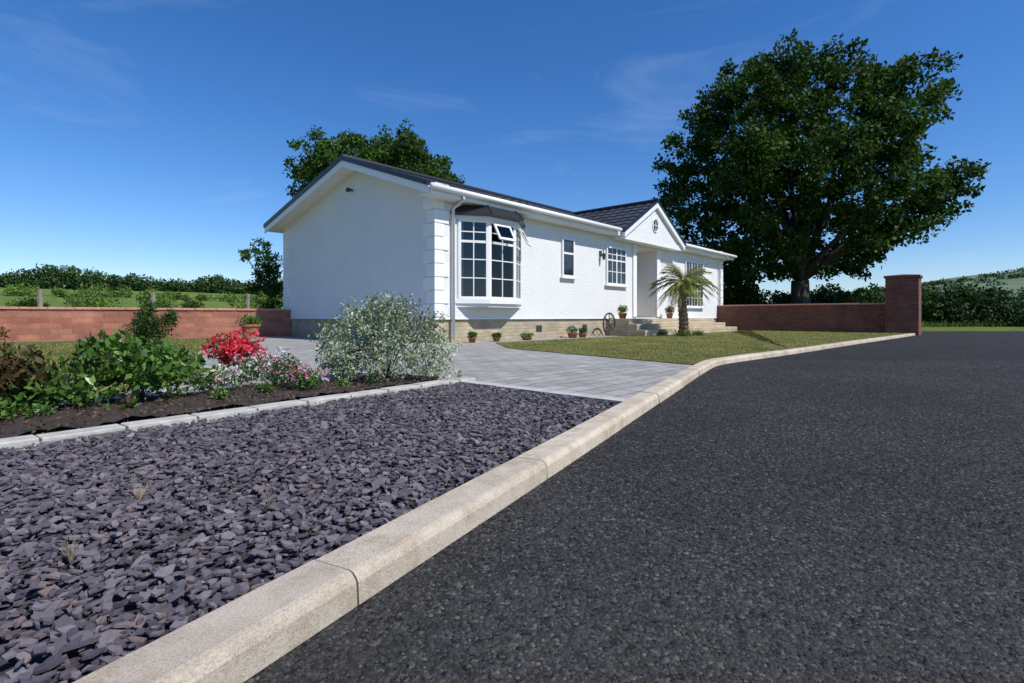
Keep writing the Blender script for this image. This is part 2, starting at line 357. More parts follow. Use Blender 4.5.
lawnR=[(1.93,5.62)]+[(p.x,p.y) for p in curve if p.y>5.62]+[(12.0,17.1),(8.5,21.2),(H2.x,H2.y),(H1.x,H1.y),(-.05,8.6)]
lawnL=[(-20,1.2),(-3.7,2.3),(-2.7,3.3),(-2.5,4.4),(-3.7,6.2),(-4.6,7.8),(-5.3,9.8),(-6.6,12.9),(-11,10.4),(-20,4.6)]
rotated_sheet('lawn',lawnR,-.003,M_lawn,0); rotated_sheet('lawn',lawnL,-.002,M_lawn,0)
def blades(name,poly,n,h,z):
    xs=np.array([p[0] for p in poly]);ys=np.array([p[1] for p in poly])
    X=rng.uniform(xs.min(),xs.max(),n);Y=rng.uniform(ys.min(),ys.max(),n); ok=inpoly(X,Y,poly)&(rng.random(n)<np.clip(9/np.maximum(Y,1),.25,1)); X=X[ok];Y=Y[ok]
    P=np.stack([X,Y,np.full(len(X),z)],1); return leaf_mesh(name,P,h,M_blade,None,.22,2.2)
blades('grass_blades',lawnR,150000,.026,-.006)
blades('grass_blades',[(-9,2.3)]+lawnL[1:8]+[(-9,11.3)],80000,.03,-.006)

# ---------------- flower bed ----------------
nb=Vector((-.794,.607)); bedpts=[E1-ed*0.02+nb*.1,E0+nb*.1,E0+nb*1.3,E0+ed*2.4+nb*1.15,E0+ed*3.6+nb*.95,E1-ed*.6+nb*.9,E1-ed*.1+nb*.75,E1+ed*.12+nb*.4]
gx=np.linspace(-5.5,.2,110); gy=np.linspace(-.5,5.6,110); V=[];F=[]; idx={}
bp=[(p.x,p.y) for p in bedpts]
for j,y in enumerate(gy):
    for i,x in enumerate(gx):
        if inpoly(np.array([x]),np.array([y]),bp)[0]:
            idx[(i,j)]=len(V); V.append((x,y,-.004+.016*abs(math.sin(x*9)*math.cos(y*11))+random.uniform(0,.014)))
for (i,j) in idx:
    q=[(i,j),(i+1,j),(i+1,j+1),(i,j+1)]
    if all(k in idx for k in q): F.append([idx[k] for k in q])
obj('flower_bed_soil',V,F,M_soil,smooth=True)
X=rng.uniform(-4.5,.1,20000);Y=rng.uniform(.5,5.4,20000);ok=inpoly(X,Y,bp);P=np.stack([X[ok],Y[ok],rng.uniform(.0,.026,ok.sum())],1)
leaf_mesh('bark_mulch',P,.022,M_mulch,None,.5,-.1)

G_dark=[(.015,.038,.009),(.025,.062,.012),(.042,.092,.018),(.07,.13,.028)]
G_mid=[(.04,.1,.015),(.07,.15,.02),(.1,.2,.03),(.14,.24,.05)]
L_oak=leafmat('oak_leaves',[(.015,.042,.005),(.026,.065,.008),(.042,.09,.011),(.07,.125,.018)],.28,.6,.5,.15)
L_hedge=leafmat('hedge_leaves',G_dark,.2); L_light=leafmat('light_shrub_leaves',[(.08,.15,.02),(.13,.22,.035),(.19,.29,.055)],.25)
L_shr=leafmat('shrub_leaves',G_mid,.25,.35,3,.4); L_silver=leafmat('variegated_leaves',[(.09,.14,.05),(.19,.26,.12),(.36,.42,.27),(.62,.64,.48)],.2,.5,3)
L_red=leafmat('red_petals',[(.62,.02,.04),(.78,.05,.09),(.85,.15,.18)],.3,.6,3); L_pink=leafmat('pink_petals',[(.6,.1,.25),(.75,.3,.45),(.8,.6,.65)],.3,.6,3)
L_whitef=leafmat('white_petals',[(.7,.65,.68),(.8,.78,.78)],.3,.6,3); L_maroon=leafmat('bronze_leaves',[(.06,.08,.02),(.12,.06,.03),(.11,.13,.03)],.25,.5,3)
L_mag=leafmat('magenta_petals',[(.55,.03,.3),(.7,.08,.4)],.3,.6,3)
def twigs(c,r,h,n,rad=.006):
    mb=MB()
    for i in range(n):
        a=random.random()*6.28; q=random.random()**.5*r
        mb.tube([(c[0],c[1],c[2]),(c[0]+q*.5*math.cos(a),c[1]+q*.5*math.sin(a),c[2]+h*.5),(c[0]+q*math.cos(a),c[1]+q*math.sin(a),c[2]+h*random.uniform(.7,1))],[rad,rad*.7,rad*.3],5)
    return mb
sb=empty('silver_variegated_bush',(0,0,0))
c=(-1.0,4.25,.0); twigs(c,.3,.45,20,.004).make('stems',M_bark,sb)
lob=[((c[0]+dx,c[1]+dy,z),r) for dx,dy,z,r in[(0,0,.3,.28),(-.28,-.05,.22,.22),(.27,.03,.18,.22),(.1,-.22,.18,.21),(-.1,.2,.28,.24),(-.12,-.05,.46,.16),(.1,.05,.42,.16),(-.24,.05,.4,.14),(-.42,0,.13,.14),(.46,-.05,.1,.14),(-.15,-.27,.13,.18),(.34,.05,.26,.13),(.3,-.2,.12,.15),(-.3,-.2,.12,.15)]]
P=clumps(lob,760,20,(.025,.065),(.35,1.05),1.0); P=P[P[:,2]>.01]
sh=[]
for i in range(330):
    a=random.random()*6.28; e=random.uniform(.0,1.5); d=Vector((math.cos(a)*math.cos(e),math.sin(a)*math.cos(e),math.sin(e)))
    st=Vector((c[0]+d.x*.44,c[1]+d.y*.38,.14+d.z*.36)); dd2=(d+Vector((0,0,.6))).normalized(); m_=random.randint(9,22)
    for k in range(m_): sh.append(tuple(st+dd2*(.01*k)+Vector((random.gauss(0,.007),random.gauss(0,.007),random.gauss(0,.007)))))
P=np.concatenate([P,np.array(sh)])
leaf_mesh('foliage',P,.026,L_silver,sb,.5,.6)
def shrub(name,c,r,h,n,mat,size,asp=.5,up=.3,spk=.12,flowers=None):
    e=empty(name); twigs(c,r*.7,h*.8,12,.004).make('stems',M_bark,e)
    lobes=[((c[0]+random.uniform(-.5,.5)*r,c[1]+random.uniform(-.5,.5)*r,c[2]+h*random.uniform(.3,.65)),(r*random.uniform(.35,.6))) for i in range(9)]
    P=np.concatenate([ellips(l[0],(l[1],l[1],min(l[1],h*.38)),n//9,.5,.01,spk) for l in lobes])
    leaf_mesh('leaves',P,size,mat,e,asp,up)
    if flowers:
        for k,(fm,cnt,fs) in enumerate(flowers):
            Q=[]
            for i in range(cnt):
                l=random.choice(lobes); d=Vector((random.gauss(0,1),random.gauss(-.3,1),abs(random.gauss(.3,.9)))).normalized()
                ctr=Vector(l[0])+Vector((d.x*l[1],d.y*l[1],d.z*min(l[1],h*.42)))*1.03
                for j in range(9): Q.append((ctr.x+random.gauss(0,fs*.3),ctr.y+random.gauss(0,fs*.3),ctr.z+random.gauss(0,fs*.2)))
            leaf_mesh('flowers_%d'%k,np.array(Q),fs,fm,e,.8,.3)
    return e
shrub('leafy_green_shrub',(-2.2,3.15,0),.42,.42,2600,L_shr,.05)
shrub('leafy_green_shrub',(-2.55,2.85,0),.26,.25,1000,L_shr,.05)
shrub('bronze_leaf_plant',(-2.62,2.62,0),.27,.38,1500,L_maroon,.042)
shrub('low_herb_plant',(-2.5,2.45,0),.16,.14,600,L_shr,.026)
shrub('red_azalea',(-2.15,4.2,0),.27,.37,1500,L_hedge,.026,flowers=[(L_red,240,.024)])
shrub('pink_flowering_plant',(-1.68,3.8,0),.32,.27,2000,L_shr,.022,flowers=[(L_pink,70,.017),(L_whitef,50,.018)])
shrub('white_flowering_plant',(-2.0,3.55,0),.22,.18,1100,L_silver,.02,flowers=[(L_whitef,60,.016),(L_pink,20,.016)])
shrub('pink_flowering_plant',(-1.42,3.65,0),.17,.16,900,L_shr,.018,flowers=[(L_red,8,.016),(L_pink,20,.016)])
shrub('magenta_flower_plant',(-2.05,2.84,0),.05,.07,150,L_shr,.025,flowers=[(L_mag,3,.018)])
for x,y,r in((-1.75,3.2,.07),(-1.2,3.75,.06),(-1.05,3.95,.1),(-1.6,3.45,.08),(-2.3,2.6,.08)):
    shrub('low_herb_plant',(x,y,0),r,r,220,L_shr,.02)
shrub('low_herb_plant',(-1.45,4.6,0),.2,.2,700,L_hedge,.03)
M_dry=simple('dry_stem',(.3,.22,.13),.9,.2,20,0)
for cx,cy in((-.93,1.12),(-1.05,1.5),(-.66,1.45)):
    mb=MB()
    for i in range(16):
        a=random.random()*6.28; q=random.uniform(.01,.035)
        mb.tube([(cx,cy,-.02),(cx+q*.5*math.cos(a),cy+q*.5*math.sin(a),.01),(cx+q*math.cos(a),cy+q*math.sin(a),random.uniform(.01,.035))],[.0007,.0005,.0003],4)
    mb.make('dry_weed',M_dry)

# ---------------- house ----------------
house=empty('white_bungalow',(HX,HY,0),ANG)
LN,WD=14.7,6.33; EZ=2.97; RZ=3.98; RY=2.7
def B(name,mat,boxes,bev=0):
    mb=MB()
    for q in boxes: mb.box(*q)
    o=mb.make(name,mat,house)
    if bev: md=o.modifiers.new('b','BEVEL'); md.width=bev; md.segments=2
    return o
RX0,RX1,RD=7.75,9.05,1.1
mb=MB()
mb.prism([(0,0),(RX0,0),(RX0,RD),(RX1,RD),(RX1,0),(LN,0),(LN,WD),(0,WD)],.46,EZ)
mb.box(RX0-.001,RX1+.001,.002,RD+.01,2.6,EZ)
for x in(0.0,LN):
    s=.001 if x==0 else -.001
    mb.face([(x+s,0,EZ-.002),(x+s,WD,EZ-.002),(x+s,RY,RZ-.1)] if x else [(x+s,WD,EZ-.002),(x+s,0,EZ-.002),(x+s,RY,RZ-.1)])
mb.make('walls',M_render,house)
B('plinth',M_plinth,[(.03,LN-.03,.03,WD-.03,-.05,.462)])
B('recess_floor',M_step,[(RX0,RX1,0.02,RD,.46,.475)])
B('base_trim',M_white,[(-.012,LN+.012,-.014,-.001,.45,.48),(-.014,-.001,-.014,WD+.014,.45,.48)])
q=[];z=.5;i=0
while z<2.85:
    a=.34 if i%2 else .22; b2=.22 if i%2 else .34; h=.26
    q.append((-.022,a,-.022,.01,z,z+h-.015)); q.append((-.022,.01,.0101,b2,z,z+h-.015))
    q.append((LN-a,LN+.022,-.022,.01,z,z+h-.015))
    q.append((-.022,.01,WD-b2,WD+.02,z,z+h-.015)); z+=h;i+=1
B('quoins',M_quoin,q,.008)
def slope(name,P0,P1,P2,P3,nc,nu,parent):
    P0,P1,P2,P3=map(Vector,(P0,P1,P2,P3)); nrm=(P1-P0).cross(P3-P0).normalized()
    if nrm.z<0: nrm=-nrm
    mb=MB(); sub=4; cols=nu*sub; rows=[]
    for c in range(nc):
        rows.append((c/nc,.03)); rows.append(((c+1)/nc,.006))
    for t,off in rows:
        a=P0.lerp(P3,t); e=P1.lerp(P2,t)
        for k in range(cols+1):
            ph=(k%sub)/sub; roll=.018*(1 if ph==0 else .3 if ph in(.25,.75) else 0)
            mb.v.append(a.lerp(e,k/cols)+nrm*(off+roll))
    W=cols+1
    for r in range(len(rows)-1):
        for k in range(cols): mb.f.append((r*W+k,r*W+k+1,(r+1)*W+k+1,(r+1)*W+k))
    return mb.make(name,M_roof,parent)
ox=.4; oy=.3
slope('roof_front',(-ox,-oy,2.93),(LN+ox,-oy,2.93),(LN+ox,RY,RZ),(-ox,RY,RZ),11,50,house)
slope('roof_back',(-ox,WD+oy,2.93),(LN+ox,WD+oy,2.93),(LN+ox,RY,RZ),(-ox,RY,RZ),12,50,house)
def xprism(mb,prof,x0,x1):
    b=len(mb.v);n=len(prof); mb.v+=[Vector((x0,y,z)) for y,z in prof]+[Vector((x1,y,z)) for y,z in prof]
    mb.f+=[tuple(b+i for i in range(n))[::-1],tuple(b+n+i for i in range(n))]+[(b+i,b+n+i,b+n+(i+1)%n,b+(i+1)%n) for i in range(n)]
def halfpr(s,top,bot):
    y0=-oy if s<0 else WD+oy
    return [(y0,2.93+bot),(y0,2.93+top),(RY,RZ+top),(RY,RZ+bot)]
mb=MB()
for s in(-1,1): xprism(mb,halfpr(s,-.006,-.12),-ox+.04,LN+ox-.04)
mb.make('roof_soffit',M_white,house)
mb=MB()
for s in(-1,1):
    for x in(-ox-.0,LN+ox-.03): xprism(mb,halfpr(s,-.025,-.17),x,x+.03)
mb.make('bargeboards',M_white,house)
mb=MB()
for s in(-1,1):
    for x in(-ox-.03,LN+ox-.06): xprism(mb,halfpr(s,.065,-.03),x,x+.09)
mb.tube([(-ox,RY,RZ+.05),(LN+ox,RY,RZ+.05)],.07,8)
mb.make('verge_trim',M_black,house)
B('fascia',M_white,[(-ox+.035,6.2,-oy-.022,-oy-.002,2.76,2.92),(10.4,LN+ox-.035,-oy-.022,-oy-.002,2.76,2.92),(-.35,LN+.35,-oy+.001,-.003,2.76,2.80)])
mb=MB()
for x0,x1 in((-ox,6.25),(10.4,LN+ox)): mb.tube([(x0,-oy-.08,2.89),(x1,-oy-.08,2.89)],.055,10)
mb.tube([(.42,-oy-.07,2.86),(.42,-oy-.05,2.76),(.42,-.06,2.62),(.42,-.06,.05)],.034,8)
mb.tube([(LN-.45,-oy-.07,2.86),(LN-.45,-oy-.05,2.76),(LN-.45,-.06,2.62),(LN-.45,-.06,.05)],.034,8)
mb.make('gutter_and_downpipe',M_white,house,True)
CX,CW,CY=8.35,1.95,-.42; CE,CR=2.86,3.98
slope('porch_roof_a',(CX-CW,CY-.02,CE),(CX-CW,RY-.05,CE),(CX,RY-.05,CR),(CX,CY-.02,CR),8,10,house)
slope('porch_roof_b',(CX+CW,CY-.02,CE),(CX+CW,RY-.05,CE),(CX,RY-.05,CR),(CX,CY-.02,CR),8,10,house)
def yprism(mb,prof,y0,y1):
    b=len(mb.v);n=len(prof); mb.v+=[Vector((x,y0,z)) for x,z in prof]+[Vector((x,y1,z)) for x,z in prof]
    mb.f+=[tuple(b+i for i in range(n)),tuple(b+n+i for i in range(n))[::-1]]+[(b+i,b+n+i,b+n+(i+1)%n,b+(i+1)%n) for i in range(n)]
mb=MB(); yprism(mb,[(CX-CW+.1,CE-.01),(CX+CW-.1,CE-.01),(CX,CR-.07)],-.33,0.2); mb.make('pediment',M_render,house)
mb=MB()
for s in(-1,1): yprism(mb,[(CX+s*CW,CE-.16),(CX+s*CW,CE-.004),(CX,CR-.004),(CX,CR-.16)],CY,-.332)
mb.box(CX-CW+.05,CX+CW-.05,-.345,-.003,2.68,2.84)
mb.make('pediment_trim',M_white,house)
mb=MB()
for s in(-1,1): yprism(mb,[(CX+s*(CW+.03),CE-.02),(CX+s*(CW+.03),CE+.05),(CX,CR+.055),(CX,CR-.002)],CY-.02,CY+.07)
mb.tube([(CX,CY-.02,CR+.05),(CX,RY,CR+.05)],.06,8); mb.make('porch_ridge',M_black,house)
mb=MB()
n=20; ctr=(CX,3.28)
mb.v+=[Vector((ctr[0]+.15*math.cos(t*6.283/n),-.345,ctr[1]+.19*math.sin(t*6.283/n))) for t in range(n)]; mb.f.append(tuple(range(n)))
mb.make('pediment_window',M_glass,house)
mb=MB(); mb.tube([(ctr[0]+.165*math.cos(t*6.283/n),-.345,ctr[1]+.205*math.sin(t*6.283/n)) for t in range(n+1)],.022,6)
mb.box(ctr[0]-.01,ctr[0]+.01,-.36,-.347,ctr[1]-.18,ctr[1]+.18); mb.box(ctr[0]-.14,ctr[0]+.14,-.36,-.347,ctr[1]-.01,ctr[1]+.01); mb.make('pediment_window_frame',M_white,house)
B('front_door',M_white,[(RX0+.15,RX1-.15,RD-.05,RD-.002,.475,2.45)],.01)
B('door_glass',M_glass,[(RX0+.35,RX1-.35,RD-.06,RD-.052,1.35,2.2)])
B('porch_pilasters',M_quoin,[(RX0-.2,RX0-.002,-.05,-.001,.5,2.675),(RX1+.002,RX1+.2,-.05,-.001,.5,2.675)],.008)
def window(name,ox_,oy_,ang,w,z0,z1,cols,rows,glass=M_glass,fr=.05,depth=.05):
    Mx=Matrix.Translation((ox_,oy_,0))@Matrix.Rotation(ang,4,'Z'); y0=-depth; y1=-.002
    mb=MB(); mb.box(0,w,y0,y1,z1-fr,z1,Mx); mb.box(0,w,y0-.002,y1,z0,z0+fr,Mx)
    mb.box(0,fr,y0,y1,z0+fr,z1-fr,Mx); mb.box(w-fr,w,y0,y1,z0+fr,z1-fr,Mx)
    for kind,pos,thk in cols:
        x=fr+(w-2*fr)*pos; mb.box(x-thk/2,x+thk/2,y0+.006,y1-.001,z0+fr,z1-fr,Mx)
    for pos,thk in rows:
        z=z0+fr+(z1-z0-2*fr)*pos; mb.box(fr,w-fr,y0+.009,y1-.0015,z-thk/2,z+thk/2,Mx)
    o=mb.make(name+'_frame',M_white,house)
    g=MB(); g.box(fr-.005,w-fr+.005,y0+.022,y0+.03,z0+fr-.005,z1-fr+.005,Mx); g.make(name+'_glass',glass,house); return o
window('small_window',4.03,0,0,.52,1.5,2.48,[],[(.62,.05)])
c1=[('c',.5,.05),('c',.25,.02),('c',.75,.02)]; r1=[(.66,.04),(.33,.02),(.83,.02)]
window('kitchen_window',6.08,0,0,1.05,1.4,2.47,c1,r1)
window('far_window',11.2,0,0,1.5,.85,2.47,[('c',.33,.05),('c',.67,.05),('c',.165,.02),('c',.5,.02),('c',.835,.02)],[(.7,.04),(.35,.02),(.52,.02),(.18,.02)])
B('window_sills',M_white,[(3.98,4.6,-.09,-.001,1.455,1.498),(6.02,7.19,-.09,-.001,1.355,1.398),(11.14,12.76,-.1,-.001,.805,.848)],.006)
bx=.6; A=math.radians(30); fl=.62; fm=.78
p0=Vector((bx,0)); p1=p0+Vector((math.cos(A),-math.sin(A)))*fl; p2=p1+Vector((fm,0)); p3=p2+Vector((math.cos(A),math.sin(A)))*fl
fc=[('c',.5,.02)]; frw=[(.74,.05),(.25,.02),(.5,.02),(.87,.02)]
for nm,a,ang,ww in(('bow_left',p0,-A,fl),('bow_mid',p1,0,fm),('bow_right',p2,A,fl)):
    window(nm,a.x,a.y,ang,ww,.86,2.46,fc,frw,M_clear,.052)
mb=MB()
for a in(p0,p1,p2,p3): mb.tube([(a.x,a.y-.02,.8),(a.x,a.y-.02,2.5)],.034,8)
def grow(k):
    c=(p0+p3)/2; return [(c.x+(p.x-c.x)*(1+k/.9),(-k+p.y) if p.y<-.01 else -.001) for p in(p0,p1,p2,p3)]
mb.prism(grow(.09),.77,.858); mb.prism(grow(.04),.7,.768); mb.prism(grow(.1),2.462,2.53)
mb.make('bow_sill_and_head',M_white,house)
mb=MB(); g1=grow(.2)
b=[Vector((x,y,2.532)) for x,y in g1]; b2=[v+Vector((0,0,.05)) for v in b]; t=[Vector((.95,-.001,2.84)),Vector((1.15,-.24,2.84)),Vector((1.95,-.24,2.84)),Vector((2.15,-.001,2.84))]
for i in range(3):
    mb.face([b[i],b[i+1],b2[i+1],b2[i]]); mb.face([b2[i],b2[i+1],t[i+1],t[i]])
mb.face([t[0],t[1],t[2],t[3]]); mb.face([b[3],b[2],b[1],b[0]])
for i in range(4): mb.tube([b2[i],t[i]],.02,6)
mb.make('bow_roof',M_black,house)
B('bow_room_dark_panel',M_dark,[(bx+.06,bx+1.8,-.012,-.003,.86,2.46)])  # dark panel on the solid wall, stands in for the unlit room
mb=MB()
for (a,c) in((p0,p1),(p2,p3)):
    for k in range(6):
        q=(.06+.022*k) if a is p0 else 1-(.06+.022*k); P=a.lerp(c,q); mb.tube([(P.x,P.y*.72-.01,.9),(P.x,P.y*.72-.01,2.4)],.01,5)
mb.make('curtains',M_curt,house)
mb=MB()
for t,h in((.25,.16),(.6,.2),(.8,.12)):
    P=p1.lerp(p2,t); mb.lathe([(.001,0),(.04,0),(.05,h*.4),(.025,h*.8),(.035,h)],(P.x,P.y*.6,.86))
mb.make('ledge_ornaments',M_terra,house)
for a,ang in((p1,0),(p2,A)):
    Mx=Matrix.Translation((a.x+.08,a.y-.06,2.4))@Matrix.Rotation(ang,4,'Z')@Matrix.Rotation(math.radians(-28),4,'X')
    mb=MB(); W2=.5
    for q in((0,W2,-.03,0,-.05,0),(0,W2,-.03,0,-.38,-.33),(0,.05,-.03,0,-.33,-.05),(W2-.05,W2,-.03,0,-.33,-.05)): mb.box(*q,Mx)
    mb.make('open_casement',M_white,house)
    g=MB(); g.box(.05,W2-.05,-.018,-.012,-.33,-.05,Mx); g.make('casement_glass',M_clear,house)
mb=MB(); mb.box(5.75,5.85,-.03,-.001,2.15,2.3); mb.tube([(5.8,-.02,2.27),(5.8,-.12,2.32),(5.8,-.12,2.25)],.012,6); mb.lathe([(.03,0),(.055,.14),(.06,.15),(.01,.2)],(5.8,-.12,2.05),8)
mb.make('wall_lantern',M_metal,house)
mb=MB(); mb.tube([(-.001,2.9,3.38),(-.1,2.9,3.41)],.022,8); mb.lathe([(.02,.09),(.05,.05),(.055,0),(.001,0)],(-.12,2.9,3.34),10); mb.make('gable_lamp',M_metal,house)
mb=MB(); mb.box(3.1,3.3,.02,.031,.15,.3); mb.box(5.0,5.2,.02,.031,.15,.3); mb.make('vents',M_metal,house)
for k,(p,z) in enumerate(((.7,.455),(1.0,.31),(1.3,.16))):
    B('step_%d'%k,M_step,[(6.15-.12*k,12.0+.3*k,-p,(.02 if k==0 else -(.7+.3*(k-1))-.001),-.04,z)],.012)

wh=empty('wagon_wheel_ornament'); c=H(5.75,.32,.0); mb=MB(); R=.29
ring=[c+u*(R*math.cos(t*math.pi/12))+Vector((0,0,R+.02+R*math.sin(t*math.pi/12)))for t in range(25)]
mb.tube(ring,.024,6)
for k in range(8):
    a=k*math.pi/4; mb.tube([c+Vector((0,0,R+.02)),c+u*(R*math.cos(a))+Vector((0,0,R+.02+R*math.sin(a)))],.014,5)
mb.make('rim_and_spokes',M_metal,wh)
def pot(name,c,r,h,mat,leaf,ls,ph,fl=None):
    e=empty(name); mb=MB(); mb.lathe([(.001,0),(r*.7,0),(r,h*.9),(r*1.12,h*.9),(r*1.12,h),(r*.95,h),(r*.9,h*.85),(.001,h*.85)],c,14); mb.make('pot',mat,e,True)
    P=ellips((c[0],c[1],c[2]+h+ph*.45),(r*1.3,r*1.3,ph*.6),350,.3,c[2]+h*.7,.1); leaf_mesh('plant',P,ls,leaf,e,.4,.5)
    if fl: leaf_mesh('flowers',ellips((c[0],c[1],c[2]+h+ph*.55),(r*1.3,r*1.3,ph*.6),90,.9,c[2]+h,.1),ls*.8,fl,e,.8)
for t,p,r,h,lf,ph,f in((.75,.25,.08,.1,L_shr,.1,None),(1.45,.25,.08,.08,L_hedge,.08,None),(2.4,.28,.12,.06,L_light,.08,None),(4.1,.3,.13,.12,L_shr,.16,L_whitef),(4.5,.32,.11,.1,L_hedge,.14,None)):
    c=H(t,p,-.012); pot('potted_plant',tuple(c),r,h,M_terra,lf,.05,ph,f)
c=H(9.4,.3,.455); pot('potted_plant',tuple(c),.11,.16,M_terra,L_shr,.06,.2,L_red)
c=H(6.4,.35,.455); pot('potted_plant',tuple(c),.12,.15,M_terra,L_light,.06,.2,None)
c=(-6.2,12.6,-.003); e=empty('terracotta_planter'); mb=MB(); mb.lathe([(.001,0),(.15,0),(.2,.28),(.23,.28),(.23,.33),(.19,.33),(.18,.28),(.001,.28)],c,12); mb.make('pot',M_terra,e)
leaf_mesh('plant',ellips((c[0],c[1],.38),(.28,.28,.16),500,.3,.25,.2),.08,L_shr,e,.3,.6)

# ---------------- walls ----------------
def wall(name,a,b_,h,th,mat,cop=True,z0=-.1):
    a=Vector(a);b_=Vector(b_);d=b_-a; e=empty(name,(a.x,a.y,0),math.atan2(d.y,d.x)); L_=d.length
    mb=MB(); mb.box(0,L_,-th/2,th/2,z0,h); mb.make('masonry',mat,e)
    if cop:
        mb=MB(); n=int(L_/.45)
        for i in range(n): mb.box(i*L_/n+.004,(i+1)*L_/n-.004,-th/2-.03,th/2+.03,h,h+.055+random.uniform(-.003,.003))
        o=mb.make('coping',M_cop,e); md=o.modifiers.new('b','BEVEL'); md.width=.008
    return e
wall('stone_garden_wall',(-22,4.0),(-3.6,15.8),.66,.25,M_red)
wall('brick_boundary_wall',(12.1,16.95),(3.8,24.9),.9,.23,M_redb)
pl=empty('brick_pillar',(12.36,16.8,0),ANG)
mb=MB(); mb.box(-.42,.42,-.42,.42,-.12,1.72); mb.make('shaft',M_redb,pl)
mb=MB(); mb.box(-.46,.46,-.46,.46,1.72,1.79)
for a,c in(((-.46,-.46),(.46,-.46)),((.46,-.46),(.46,.46)),((.46,.46),(-.46,.46)),((-.46,.46),(-.46,-.46))): mb.face([(*a,1.79),(*c,1.79),(0,0,1.85)])
mb.make('cap',M_redb,pl)

# ---------------- palm ----------------
pm=empty('palm_tree'); base=Vector((4.5,14.0,0)); mb=MB()
tp=[];tr_=[]
for k in range(26):
    z=k*.056; tp.append(base+Vector((.02*math.sin(k*.3),0,z))); tr_.append((.12-.03*k/26)*(1.0 if k%2 else 1.18))
mb.tube(tp,tr_,10); mb.make('trunk',simple('palm_trunk',(.15,.1,.065),.95,.4,20,1,.02,60),pm)
top=base+Vector((0,0,1.42)); V=[];F=[]; st=MB()
for i in range(48):
    a=i*2.399; e0=random.uniform(-.5,1.35); Lf=random.uniform(.6,.85); pts=[]
    for k in range(11):
        s=k/10; r=Lf*s*math.cos(e0*(1-.25*s)); z=Lf*s*math.sin(e0)-.42*s*s*Lf*(1.25-.3*e0); pts.append(top+Vector((math.cos(a)*r,math.sin(a)*r,z)))
    st.tube(pts,[.012*(1-.8*k/10) for k in range(11)],4)
    side=Vector((-math.sin(a),math.cos(a),0))
    for k in range(2,11):
        for h in(0,.5):
            p=pts[k] if h==0 else pts[k].lerp(pts[k-1],.5); d=(pts[k]-pts[k-1]).normalized(); ln=.26*(1-.5*abs(k/10-.45))
            for sg in(-1,1):
                q=(side*sg*.6+d*.9+Vector((0,0,random.uniform(-.35,.1)))).normalized(); wv=d*.009; b0=len(V)
                V+=[p-wv,p+wv,p+q*ln*.6+wv,p+q*ln+Vector((0,0,-.05)),p+q*ln*.6-wv]; F.append((b0,b0+1,b0+2,b0+3,b0+4))
L_palm=leafmat('palm_fronds',[(.16,.22,.04),(.26,.31,.07),(.36,.37,.12),(.4,.32,.14)],.35,.45,3)
st.make('frond_stems',L_palm,pm); obj('fronds',V,F,L_palm,pm)
for x,y,r,h in((4.5,13.9,.3,.16),(4.0,14.3,.18,.13),(5.0,14.3,.18,.12),(3.6,14.2,.14,.15)):
    P=ellips((x,y,0),(r,r,h*.35),260,.1,-.02); leaf_mesh('ornamental_grass_tuft',P,h,L_light,None,.12,1.6)

# ---------------- trees ----------------
def tree(name,base,trunkr,pxl,depth,per,nleaf,size,leaf,cr,copies=3):
    e=empty(name); lobes=[]
    xc=sum(l[0] for l in pxl)/len(pxl); zc=sum(l[1] for l in pxl)/len(pxl)
    hw=max(abs(l[0]-xc) for l in pxl)+.1; hh=max(abs(l[1]-zc) for l in pxl)+.1
    for (x,z,r) in pxl:
        room=math.sqrt(max(0.02,1-min(.98,((x-xc)/hw)**2*.8+((z-zc)/hh)**2*.8)))*depth
        for k in range(copies):
            f=(k-(copies-1)/2)/max(1,(copies-1)/2) if copies>1 else 0
            y=f*room*random.uniform(.7,1.0)+random.uniform(-.3,.3)
            tuck=1-.24*abs(f)*(room/depth) if f<0 else 1
            lobes.append(((base[0]+xc+(x-xc)*tuck+random.uniform(-.15,.15),base[1]+y,base[2]+zc+(z-zc)*tuck+random.uniform(-.15,.15)),r*random.uniform(.85,1.0)*(.9 if f<0 else 1)))
    P=clumps(lobes,per,nleaf,cr); P=P[P[:,2]>base[2]+.3]; leaf_mesh('crown',P,size,leaf,e,.65,0)
    zmin=min(l[1]-l[2] for l in pxl); mb=MB(); b=Vector(base); fk=b+Vector((.1,0,max(1.2,zmin+.25*hh)))
    mb.tube([b+Vector((0,0,-.3)),b+Vector((0,0,.3)),b+(fk-b)*.5+Vector((.08,0,0)),fk],[trunkr*1.5,trunkr*1.1,trunkr*.95,trunkr*.85],12)
    for i in range(min(26,len(lobes))):
        l=lobes[(i*7)%len(lobes)]; q=Vector(l[0]); md=fk.lerp(q,.5)+Vector((random.uniform(-.5,.5),random.uniform(-.5,.5),random.uniform(-.2,.6)))*trunkr*1.5
        mb.tube([fk,fk.lerp(md,.5)+Vector((0,0,trunkr*.3)),md,q],[trunkr*.45,trunkr*.28,trunkr*.16,trunkr*.05],7)
    mb.make('trunk_and_limbs',M_bark,e,True); print(name,len(P)); return e
D=26.; sc=D/532
ox_px=[(715,108,26),(745,84,30),(780,76,30),(815,80,30),(850,92,28),(892,86,28),(924,106,22),(694,155,30),(688,200,26),(745,140,40),(800,145,42),(848,150,34),(865,190,34),(905,202,28),(936,190,20),(922,218,22),(882,236,28),(835,215,38),(780,215,38),(720,222,32),(722,262,30),(765,265,26),(825,258,26),(858,258,22),(728,288,20),(872,122,24),(960,194,14),(700,280,14),(765,180,36),(715,180,30)]
lb=[((x-798)*sc,(317-y)*sc+.5-gz(14,26),r*sc) for x,y,r in ox_px]
tree('oak_tree',((798-512)*sc,D,gz(14,D)),.46,lb,4.4,8.2,80,.2,L_oak,(.3,.66),3)
D2=27.; s2=D2/532
